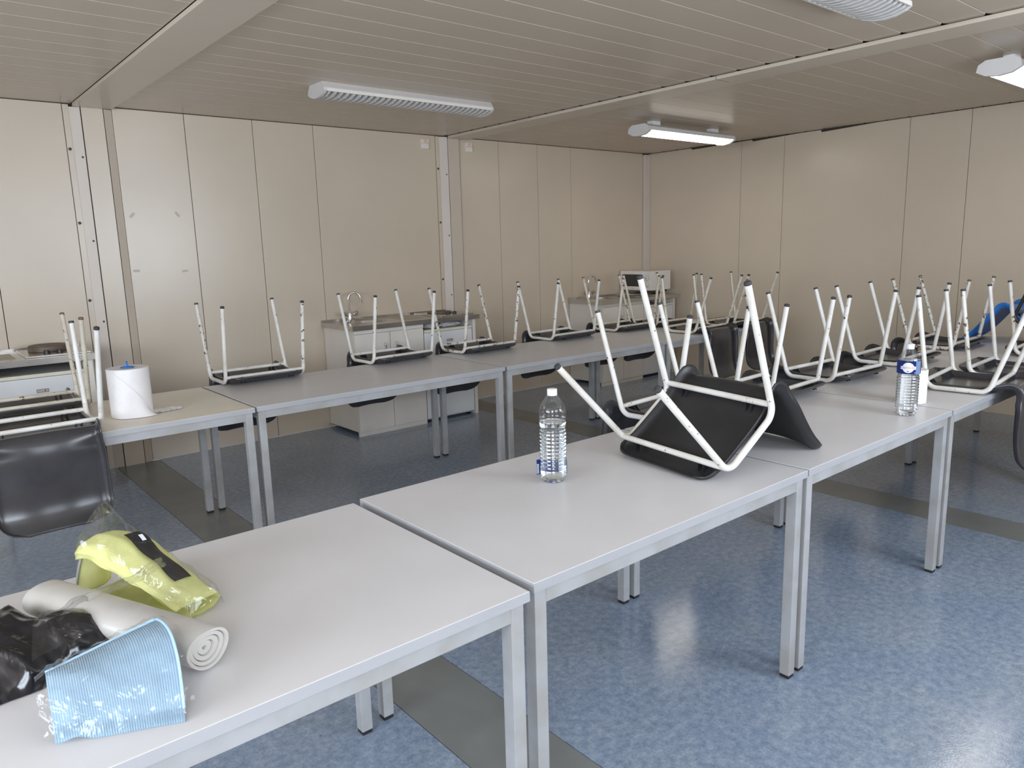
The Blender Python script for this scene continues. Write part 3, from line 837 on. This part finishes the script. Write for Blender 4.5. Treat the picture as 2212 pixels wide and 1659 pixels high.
# ------------------------------------------------------------------ lamps
def louvre_lamp(x0, x1, y0, y1, label):
    t = thing('ceiling_lamp', label, 'ceiling lamp', (x0, (y0 + y1) / 2, CZ), group='unlit louvred ceiling lamps')
    L, w = x1 - x0, (y1 - y0) / 2
    hz = -.085
    hz = -.048
    prof_ = [(-w * .74, 0), (-w * .97, -.034), (-w, hz), (-w * .90, hz), (-w * .86, -.036), (-w * .45, -.014), (w * .45, -.014), (w * .86, -.036), (w * .90, hz), (w, hz), (w * .97, -.034), (w * .74, 0)]
    MB().prism(prof_, 'x', .02, L - .02).build('housing', M['lamp'], t)
    endp = [(-w * .74, 0), (-w * .97, -.034), (-w, hz - .006), (-w * .8, hz - .020), (-w * .4, hz - .033), (0, hz - .037), (w * .4, hz - .033), (w * .8, hz - .020), (w, hz - .006), (w * .97, -.034), (w * .74, 0)]
    for a, b in ((0, .02), (L - .02, L)): MB().prism(endp, 'x', a, b).build('end_cap', M['lamp'], t)
    for s in (-1, 1): bx('side_trim', M['white_lam'], .02, L - .02, s * w - .005, s * w + .005, hz - .010, hz + .008, t, bevel=.001)
    for s in (-1, 1): bx('lamp_tube', M['white_lam'], .05, L - .05, s * .05 - .013, s * .05 + .013, -.046, -.020, t, bevel=.008)
    bx('centre_rib', M['lamp_in'], .02, L - .02, -.004, .004, -.070, -.045, t)
    n = 30
    m0 = None
    for k in range(n):
        xx = .02 + (L - .04) * (k + .5) / n
        if m0 is None:
            m0 = MB().prism([(-w * .93, hz + .004), (-w * .93, hz - .008), (-w * .8, hz - .017), (-w * .4, hz - .030), (0, hz - .034), (w * .4, hz - .030), (w * .8, hz - .017), (w * .93, hz - .008), (w * .93, hz + .004)], 'x', -.007, .007).build('louvre_blade', M['lamp'], t, loc=(xx, 0, 0))
        else:
            o = m0.copy(); COL.objects.link(o); o.location = (xx, 0, 0)
    return t
louvre_lamp(2.185, 3.485, 4.285, 4.505, 'unlit white louvred strip lamp on the ceiling between the two beams, far one')
louvre_lamp(2.18, 3.482, 1.468, 1.692, 'unlit louvred strip lamp cut by the top edge of the picture')
def lit_lamp(x0, x1, y0, y1, label):
    t = thing('ceiling_lamp', label, 'ceiling lamp', (x0, (y0 + y1) / 2, CZ), group='lit ceiling lamps')
    L, w = x1 - x0, (y1 - y0) / 2
    base = -.038
    for a in (.15, L - .25): bx('hanger', M['lamp_in'], a, a + .10, -.03, .03, base, 0, t)
    MB().prism([(-w * .62, base), (-w * .95, base - .02), (-w, base - .052), (w, base - .052), (w * .95, base - .02), (w * .62, base)], 'x', .03, L - .03).build('housing', M['lamp'], t)
    endp = [(-w * .62, base + .002), (-w * .97, base - .02), (-w * 1.04, base - .058), (-w * .6, base - .084), (0, base - .092), (w * .6, base - .084), (w * 1.04, base - .058), (w * .97, base - .02), (w * .62, base + .002)]
    for a, b in ((0, .03), (L - .03, L)): MB().prism(endp, 'x', a, b).build('end_cap', M['lamp'], t)
    MB().prism([(-w * .97, base - .0525), (-w * .62, base - .076), (0, base - .086), (w * .62, base - .076), (w * .97, base - .0525)], 'x', .031, L - .031).build('diffuser', M['glow'], t)
    return t
lit_lamp(5.00, 6.24, 4.14, 4.36, 'lit strip lamp on the ceiling near the far corner')
lit_lamp(4.985, 6.22, 1.50, 1.72, 'lit strip lamp cut by the right edge of the picture')

# small wall fittings under the ceiling
for x, lb in ((3.897, 'small white wall box with a painted peach reflection, left of the wide post'), (4.387, 'small white wall box with a painted peach reflection, right of the wide post')):
    t = thing('wall_box', lb, 'wall fitting', (x, WY - .001, 2.405), group='small boxes under the ceiling')
    bx('plate', M['white_lam'], -.038, .038, -.022, 0, -.040, .040, t, bevel=.002)
    o = MB().lathe([(.019, 0), (.019, .004), (.012, .006)], 18).build('disc', M['peach'], t); o.rotation_euler = (PI / 2, 0, 0); o.location = (0, -.022, .018)  # peach spot is a painted reflection of a bulb in the box's hole
    for s in (-1, 1):
        o = MB().lathe([(.003, 0), (.003, .002), (.001, .0025)], 8).build('screw', M['screw'], t); o.rotation_euler = (PI / 2, 0, 0); o.location = (s * .030, -.022, .006)
for x, z, a, lb in ((1.417, 1.773, .8, 'upper left scrap of old tape on the wall right of the left post'), (1.721, 1.781, -.9, 'upper right scrap of old tape on the wall right of the left post'),
                    (1.404, 1.388, 0, 'lower left scrap of old tape on the wall above the paper roll'), (1.734, 1.374, .1, 'lower right scrap of old tape on the wall above the first upturned chair'),
                    (1.751, 1.569, .3, 'tiny white chip on the wall between the two right tape scraps')):
    k = .4 if 'chip' in lb else 1
    o = MB().box(-.021 * k, .021 * k, -.0012, 0, -.0085 * k, .0085 * k).build('tape_scrap', M['white_lam'] if k < 1 else M['tape'])
    o.location = (x, WY - .0002, z); o.rotation_euler = (0, -a, 0)
    tag(o, lb, 'tape', 'scraps left on the wall')

# ------------------------------------------------------------------ paper rolls
pr = thing('paper_roll', 'big white paper towel roll with a blue plug and a loose sheet', 'paper roll', (.842, 3.855, .74))
R_, H_ = .092, .232
MB().lathe([(.024, .003), (R_ - .003, 0), (R_, .003), (R_, H_ - .003), (R_ - .003, H_), (.026, H_ - .002), (.024, H_ - .03), (.0235, H_ - .031)], 48).build('roll', M['paper'], pr, smooth=True, auto=.6)
MB().lathe([(.030, 0), (.028, .004), (.010, .006)], 24, (0, 0, H_)).build('core_plug', M['blue_plug'], pr)
MB().lathe([(.004, 0), (.004, .018), (.006, .022), (.002, .024)], 12, (0, 0, H_ + .006)).build('plug_stem', M['blue_plug'], pr)
def sheet(u, v):
    # loose turn of paper leaving the roll at its front and lying out to the right on the table
    a0, a1 = math.radians(205), math.radians(318)
    flare = (1 - v) ** 1.6
    a = a0 + (a1 - a0) * u
    r = R_ + .0025 + .028 * flare * (u ** 1.5) + .003 * math.sin(9 * u) * flare
    top = H_ * (1 - .02) * (1 - .93 * u ** 1.35)
    z = .002 + v * max(.003, top)
    return (r * math.cos(a), r * math.sin(a), z)
MB().grid(26, 14, sheet).build('loose_sheet', M['paper'], pr, smooth=True)
def tail(u, v):
    a = math.radians(318)
    bx_, by_ = (R_ + .03) * math.cos(a), (R_ + .03) * math.sin(a)
    x = bx_ - .045 + .175 * u; y = by_ + .01 + .065 * v + .04 * u
    return (x, y, .0035 + .004 * max(0, math.sin(7 * u + 2 * v)) + .012 * (1 - u) * v + .0015 * math.sin(40 * u))
MB().grid(24, 8, tail).build('sheet_end', M['paper'], pr, smooth=True)

r2 = thing('paper_roll', 'small plain white roll standing half behind the labelled water bottle', 'paper roll', (3.515, 1.365, .742))
MB().lathe([(.018, .0), (.052, 0), (.053, .002), (.053, .150), (.051, .152), (.019, .151), (.018, .02), (.017, .019)], 40).build('roll', M['paper'], r2, smooth=True, auto=.6)
MB().lathe([(.0185, .151), (.017, .1515), (.0165, .10)], 24, close=False).build('core', M['cardboard'], r2)

# ------------------------------------------------------------------ water bottles
def bottle_profile(inner=0.0):
    p = [(.020, .006), (.030, .001), (.036, .002), (.041, .010), (.0435, .024), (.0435, .034)]
    z = .036
    while z < .158:
        p += [(.0435, z), (.0420, z + .0035), (.0420, z + .0055), (.0435, z + .009)]; z += .0122
    p += [(.0428, .163), (.0402, .170), (.0402, .176), (.0430, .184), (.0438, .190), (.0438, .198), (.0428, .2005), (.0438, .203), (.0438, .214), (.0430, .2165), (.0438, .219), (.0436, .234), (.041, .243), (.036, .253), (.027, .267), (.018, .280), (.0135, .286), (.0130, .296)]
    return [(max(.004, r - inner), zz + (inner if zz < .02 else 0)) for r, zz in p]

def bottle(x, y, label, level, lab):
    t = thing('water_bottle', label, 'bottle', (x, y, .741), group='clear plastic water bottles')
    b = MB().lathe(bottle_profile(), 40, close=False)
    k = len(b.v); b.v.append((0, 0, .010)); b.f += [((i + 1) % 40, i, k) for i in range(40)]
    b.build('body', M['pet'], t, smooth=True)
    pi_ = [(r, z) for r, z in bottle_profile(.0009) if z < level]
    pi_.append((pi_[-1][0], level))
    wv = MB().lathe(pi_, 40)
    wv.build('water', M['water'], t, smooth=True, auto=.7)
    cp = MB().lathe([(.0158, .2835), (.0160, .285), (.0160, .300), (.0148, .3015), (.004, .302)], 30)
    cp.build('cap', M['cap_white'], t, smooth=True, auto=.6)
    MB().lathe([(.0150, .280), (.0162, .281), (.0162, .2828), (.0150, .2832)], 30).build('neck_ring', M['cap_white'], t)
    return t
def wrap(t, name, mat, r, a0, a1, z0, z1, n=24, parent=None):
    m = MB()
    m.grid(n, 2, lambda u, v: (r * math.cos(a0 + (a1 - a0) * u), r * math.sin(a0 + (a1 - a0) * u), z0 + (z1 - z0) * v))
    return m.build(name, mat, parent or t, smooth=True, solid=.0003)
# bottle with its label slid to the foot, one end sticking out at the left
bo = bottle(1.577, 1.690, 'clear water bottle with its label slipped to the foot, left of the tipped chair', .196, 'low')
va = math.atan2(-1.69, -1.577)                       # direction to the camera
z0, z1 = .018, .062
lb = wrap(bo, 'label', M['label_blue'], .0446, va - 3.3, va - 1.62, z0, z1, 30)
wrap(bo, 'label_panel', M['label_white'], .0446, va - 3.9, va - 3.3, z0, z1, 12)
wrap(bo, 'label_panel', M['label_light'], .0446, va - 4.6, va - 3.9, z0, z1, 12)
ta = va - 2.05
ex = Vector((math.cos(va - PI / 2), math.sin(va - PI / 2), 0))
st = Vector((.044 * math.cos(va - PI / 2), .044 * math.sin(va - PI / 2), 0))
fm = MB()
fm.grid(8, 2, lambda u, v: tuple(st * .95 + ex * (.012 * u) + Vector((0, 0, z0 + .002 + v * (z1 - z0 + .006))) + Vector((math.cos(va), math.sin(va), 0)) * (.004 * u * u)))
fp = fm.build('label_flap', M['label_blue'], bo, smooth=True, solid=.0003)
bar = MB()
for i, (u0, u1) in enumerate(((.2, 1.0),)):
    pass
fm2 = MB()
cd = Vector((math.cos(va), math.sin(va), 0))
fm2.grid(2, 2, lambda u, v: tuple(st * .95 + ex * (.0045 + .0065 * u) + Vector((0, 0, z0 + .006 + v * .032)) + cd * (.0045)))
fm2.build('barcode_field', M['label_white'], fp, solid=.0002)
bl = MB()
for k in range(7):
    zz = z0 + .009 + k * .004
    a = st * .95 + ex * .0055 + cd * .0052; b = st * .95 + ex * .0102 + cd * .0052
    bl.add([(a.x, a.y, zz), (b.x, b.y, zz), (b.x, b.y, zz + .0016), (a.x, a.y, zz + .0016)], [(0, 1, 2, 3)])
bl.build('barcode', M['ink'], fp)

# bottle with the blue label high on the body
b2x, b2y = 3.247, 1.287
b2 = bottle(b2x, b2y, 'clear water bottle with a blue and white label high on its body', .236, 'high')
va = math.atan2(-b2y, -b2x)
lz0, lz1 = .180, .234
lr = .0449
wrap(b2, 'label', M['label_blue'], lr, va - PI, va + .62, lz0, lz1, 60)
wrap(b2, 'label_panel', M['label_light'], lr, va + .62, va + 1.25, lz0, lz1, 16)
wrap(b2, 'label', M['label_blue'], lr, va + 1.25, va + PI, lz0, lz1, 30)
# white oval with the red brand word, bent round the bottle
def bent(name, mat, pts_faces, r, a, zc, parent):
    vs, fs = pts_faces
    out = []
    for x_, y_ in vs:
        an = a + x_ / r
        out.append((r * math.cos(an), r * math.sin(an), zc + y_))
    m = MB().add(out, fs)
    return m.build(name, mat, parent, smooth=False)
zc = (lz0 + lz1) / 2
def ellipse(rx, ry, n=36):
    vs = []; fs = []
    rows_ = 8
    for j in range(rows_ + 1):
        for i in range(n + 1):
            x_ = -rx + 2 * rx * i / n; hh = ry * math.sqrt(max(0, 1 - (x_ / rx) ** 2))
            vs.append((x_, -hh + 2 * hh * j / rows_))
    for j in range(rows_):
        for i in range(n): fs.append((j * (n + 1) + i, j * (n + 1) + i + 1, (j + 1) * (n + 1) + i + 1, (j + 1) * (n + 1) + i))
    return vs, fs
la = va - .05
bent('label_oval', M['label_white'], ellipse(.0225, .0215), lr + .0006, la, zc, b2)
def rect(x0, x1, y0, y1, n=16):
    vs = [(x0 + (x1 - x0) * i / n, yy) for yy in (y0, y1) for i in range(n + 1)]
    return vs, [(i, i + 1, n + 2 + i, n + 1 + i) for i in range(n)]
bent('label_banner', M['label_white'], rect(-.030, .030, -.0065, .0065, 24), lr + .0007, la, zc - .001, b2)
def text_mesh(s, size):
    cu = D.curves.new('t', 'FONT'); cu.body = s; cu.size = size; cu.align_x = 'CENTER'; cu.align_y = 'CENTER'; cu.resolution_u = 3
    o = D.objects.new('t', cu); COL.objects.link(o)
    dg = bpy.context.evaluated_depsgraph_get(); dg.update()
    me = D.meshes.new_from_object(o.evaluated_get(dg))
    vs = [(v.co.x, v.co.y) for v in me.vertices]; fs = [tuple(p.vertices) for p in me.polygons]
    D.objects.remove(o); D.curves.remove(cu); D.meshes.remove(me)
    return vs, fs
tv, tf = text_mesh('CRISTALINE', .0105)
wd = max(v[0] for v in tv) - min(v[0] for v in tv)
kx = .056 / wd
tv = [(x_ * kx, y_ * 1.05) for x_, y_ in tv]
bent('label_lettering', M['label_red'], (tv, tf), lr + .0012, la, zc - .001, b2)
hill = MB()
hv = [(-.006, -.0165), (-.003, -.0125), (-.001, -.0145), (.001, -.0125), (.003, -.014), (.006, -.0165)]
bent('label_hill_mark', M['ink'], (hv, [(0, 1, 2), (2, 3, 4), (4, 5, 0), (0, 2, 4)]), lr + .0012, la, zc, b2)
bent('label_square', M['label_white'], rect(.026, .0275, -.024, -.018, 3), lr + .0012, la, zc, b2)

# ------------------------------------------------------------------ things on the nearest table
TZ = .741
# black bin liner bundle
def fbm(p, o=4):
    a = 0; k = 1
    for i in range(o): a += noise.noise(p) * k; p = p * 2.1; k *= .5
    return a
def ridge(p): return 1 - abs(noise.noise(p)) * 2.4
bag = MB()
NBX, NBY = 110, 80
def bagf(u, v):
    # outline in table coordinates, long axis left to right
    x = -.34 + .60 * u; y = 1.42 + .43 * v
    # skew so that the bundle narrows towards its right end
    k = u
    yc = 1.63 - .10 * max(0, u - .45); hw = .185 * (1 - .55 * max(0, u - .5) / .5) + .02 * noise.noise(Vector((u * 6, 3, 0)))
    t = (v - .5) * 2
    e = max(0, 1 - abs(t) ** 2.6) * max(0, 1 - max(0, (u - .82) / .18) ** 2) * min(1, u / .06)
    y = yc + t * hw
    p = Vector((x * 9 + y * 3.5, y * 4.5 - x * 1.5, 0))
    w = Vector((noise.noise(p * .5), noise.noise(p * .5 + Vector((5, 2, 0))), 0)) * .8
    h = .056 * e ** .45 + .030 * e ** .4 * ridge(p * .8 + w * 1.2) + .017 * e ** .4 * ridge(p * 1.7 + w * 2) + .006 * e ** .4 * ridge(p * 4.2 + w)
    x += .010 * noise.noise(p * 1.5 + Vector((9, 0, 0))); y += .010 * noise.noise(p * 1.5 + Vector((0, 9, 0)))
    return (x, y, TZ + .001 + max(0, h - .012))
bag.grid(NBX, NBY, bagf)
tag(bag.build('bin_liner_bundle', M['bin_black'], smooth=True), 'crumpled shiny black bin liners bundled at the left edge of the nearest table', 'bin liner')

# grey roll of bin liners
A_, B_ = Vector((.176, 1.775, TZ + .041)), Vector((.366, 1.322, TZ + .041))
ax = (B_ - A_).normalized(); sd = ax.cross(Vector((0, 0, 1))).normalized()
gr = thing('bin_liner_roll', 'grey roll of bin liners showing its spiral end on the nearest table', 'bin liner', A_)
L_ = (B_ - A_).length
def spiral(turns0, turns1, rr0, rr1, n):
    out = []
    for i in range(n + 1):
        f = i / n; a = turns0 + (turns1 - turns0) * f; r = rr0 + (rr1 - rr0) * f
        wob = 1 + .05 * math.sin(3 * a) + .04 * math.sin(2 * a + 1)
        out.append((r * 1.16 * wob * math.cos(a), r * .92 * wob * math.sin(a)))
    return out
def ext_spiral(pts, name, mat, l0, l1, thick):
    m = MB(); n = len(pts)
    m.grid(n, 6, lambda u, v: tuple(sd * pts[round(u * (n - 1))][0] + Vector((0, 0, 1)) * pts[round(u * (n - 1))][1] + ax * (l0 + (l1 - l0) * v + .002 * math.sin(8 * u))))
    return m.build(name, mat, gr, smooth=True, solid=thick)
def ring(name, r0, r1, l0, l1):
    # one rolled bundle of film: thick, slightly flattened tube with a flat end
    m = MB(); n = 48; vs = []
    def q(r, k, l):
        a = 2 * PI * k / n
        wob = 1 + .045 * math.sin(3 * a) + .03 * math.sin(2 * a + 1)
        return tuple(sd * (r * 1.14 * wob * math.cos(a)) + Vector((0, 0, r * .93 * wob * math.sin(a))) + ax * l)
    loops = [(r0, l0), (r1, l0), (r1, l1 - .0015), (r1 - .0008, l1), (r0 + .0008, l1), (r0, l1 - .0015)]
    for r, l in loops: vs += [q(r, k, l) for k in range(n)]
    fs = []
    for i in range(6):
        o, p_ = i * n, ((i + 1) % 6) * n
        fs += [(o + k, o + (k + 1) % n, p_ + (k + 1) % n, p_ + k) for k in range(n)]
    return m.add(vs, fs).build(name, M['bin_grey'], gr, smooth=True, auto=math.radians(40))
ring('outer_turns', .0338, .0405, 0, L_)
ring('middle_turns', .0252, .0330, .004, L_ - .004)
ring('inner_turns', .0150, .0243, .004, L_ - .007)
ring('core_fold', .0035, .0140, .004, L_ - .011)

# yellow cloth, folded, in clear film
F0, F1 = Vector((.262, 1.822, TZ)), Vector((.386, 1.535, TZ))
e1 = (F1 - F0); LN = e1.length; e1n = e1.normalized(); e2 = Vector((-e1n.y, e1n.x, 0))
if e2.y < 0: e2 = -e2
yp = thing('cloth_pack', 'lemon yellow folded cloth with a black tag in clear film on the nearest table', 'cloth', F0)
cprof = [(.000, .008), (.045, .006), (.085, .008), (.112, .022), (.118, .45), (.108, .80), (.075, .97), (.035, 1.0), (.000, .90), (-.016, .74), (-.013, .62)]
def yel(u, v, off=0.0, grow=0.0):
    h = .112 * (1 - u) ** .8 * (1 - .25 * (1 - u) ** 6) + .040 + .012 * math.sin(5 * u + .6)
    i = min(len(cprof) - 2, int(v * (len(cprof) - 1))); f = v * (len(cprof) - 1) - i
    f = f * f * (3 - 2 * f) * .5 + f * .5
    d = cprof[i][0] * (1 - f) + cprof[i + 1][0] * f; zz = cprof[i][1] * (1 - f) + cprof[i + 1][1] * f
    z = zz if zz < .03 else .02 + (zz) * (h - .02)
    d *= 1 - .25 * u
    w = .006 * noise.noise(Vector((u * 5, v * 7, 1)))
    p = e1n * (LN * (u + .03 * math.sin(v * 5))) + e2 * (d + w + off) + Vector((0, 0, z + w * .6 + grow))
    return tuple(p)
MB().grid(44, 60, lambda u, v: yel(u, v)).build('cloth', M['yellow'], yp, smooth=True, solid=.009)
# turned-up end at the left
def yend(u, v):
    z = .012 + .105 * v
    return tuple(e1n * (-.012 + .020 * math.sin(u * PI) * (1 - .3 * v)) + e2 * (-.02 + .085 * u + .02 * v) + Vector((0, 0, z)) + e1n * (.02 * v * v))
MB().grid(16, 16, yend).build('cloth_end', M['yellow'], yp, smooth=True, solid=.008)
MB().tube([yend(0, v / 8) for v in range(9)], .0032, 6).build('stitched_edge', M['stitch'], yp, smooth=True)
# black tag along the top fold
def tagf(u, v):
    p = Vector(yel(.28 + .52 * u, .56 + .12 * v)); return tuple(p + Vector((0, 0, .0065)) + e2 * .003)
tg = MB().grid(20, 6, tagf).build('tag', M['tag_black'], yp, smooth=True)
def tagm(u, v):
    p = Vector(yel(.33 + .06 * u, .60 + .03 * v)); return tuple(p + Vector((0, 0, .0078)) + e2 * .003)
MB().grid(4, 3, tagm).build('tag_print', M['label_white'], tg)
def filmy(u, v):
    # film round the whole pack: a lumpy half tube along the pack
    a = PI * v
    uu = -.03 + 1.065 * u
    h = (.112 * max(0, 1 - uu) ** .8 + .055) * (1 if 0.02 < u < .98 else .35)
    h *= 1 + .10 * noise.noise(Vector((u * 9, v * 6, 4)))
    d = .046 - (.068 - .02 * u) * math.cos(a) * (1 + .15 * noise.noise(Vector((u * 7, v * 5, 8))))
    z = .003 + h * (math.sin(a) ** .55 if 0 < v < 1 else 0) * 1.03
    tip = .03 * math.exp(-((u - .06) / .05) ** 2) * math.exp(-((v - .55) / .12) ** 2)
    return tuple(e1n * (LN * uu) + e2 * d + Vector((0, 0, z + tip)))
MB().grid(40, 26, filmy).build('film', M['film'], yp, smooth=True)

# pale blue ribbed cloth in clear film, leaning on the bin liners
C00, C10, C01, C11 = Vector((.110, 1.271, .763)), Vector((.284, 1.198, .761)), Vector((.120, 1.372, .812)), Vector((.296, 1.372, .845))
org = Vector((.2, 1.28, TZ))
bp_ = thing('cloth_pack', 'pale blue ribbed cloth folded in clear film at the front of the nearest table', 'cloth', org)
def blu(s, t, off=0.0, ext=0.0):
    s2 = -ext + (1 + 2 * ext) * s; t2 = -ext + (1 + 2 * ext) * t
    lo = C00.lerp(C10, s2); hi = C01.lerp(C11, s2)
    p = lo.lerp(hi, t2)
    bul = .030 * math.sin(PI * min(1, max(0, t2))) ** .8 + .010 * math.sin(PI * min(1, max(0, s2))) * math.sin(PI * min(1, max(0, t2)))
    bul += .006 * math.sin(6 * s2 + 3 * t2) * t2 * (1 - t2) * 4
    bul += .012 * math.exp(-((s2 - .16) / .09) ** 2) * math.exp(-((t2 - .05) / .14) ** 2)
    p = p + Vector((0, 0, bul + off))
    p.x += .010 * math.sin(PI * t2) * (1 if s2 > .5 else 0) * (s2 - .5) * 2
    return tuple(p - org)
MB().grid(60, 40, lambda u, v: blu(u, v)).build('cloth', M['blue_cloth'], bp_, smooth=True, solid=.004)
for k in range(1, 4):
    # the folded layers underneath
    MB().grid(40, 16, lambda u, v: blu(u, v * .96 - .015 * k * (1 - v), -.0055 * k * (1 - .0 * v) if True else 0)).build('cloth_layer', M['blue_cloth'], bp_, smooth=True, solid=.0035)
MB().tube([blu(i / 30, 1.0, .002) for i in range(31)], .0035, 8).build('hem', M['blue_hem'], bp_, smooth=True)
MB().tube([blu(1.0, i / 20, .001) for i in range(21)], .0025, 8).build('hem', M['blue_hem'], bp_, smooth=True)
def filmb(u, v):
    p = Vector(blu(u, v, .009 + .006 * noise.noise(Vector((u * 9, v * 9, 2))), .09))
    ed = min(u, 1 - u, v, 1 - v)
    if ed < .1: p.z -= .012 * (1 - ed / .1)
    p.z += .004 * noise.noise(Vector((u * 25, v * 25, 7)))
    if p.z < .003: p.z = .003
    return tuple(p)
MB().grid(56, 44, filmb).build('film', M['film'], bp_, smooth=True)
def filmb2(u, v):
    # empty end of the film lying back over the black bundle
    q = Vector(blu(u, 1.0, .010, .09)); 
    d = Vector((.035 + .02 * u, .16, .02 - .03 * v))
    p = q + d * v + Vector((0, 0, .014 + .03 * math.sin(PI * v) + .010 * noise.noise(Vector((u * 8, v * 6, 5))) + .003 * noise.noise(Vector((u * 30, v * 20, 5)))))
    return tuple(p)
MB().grid(44, 26, filmb2).build('film_end', M['film'], bp_, smooth=True)
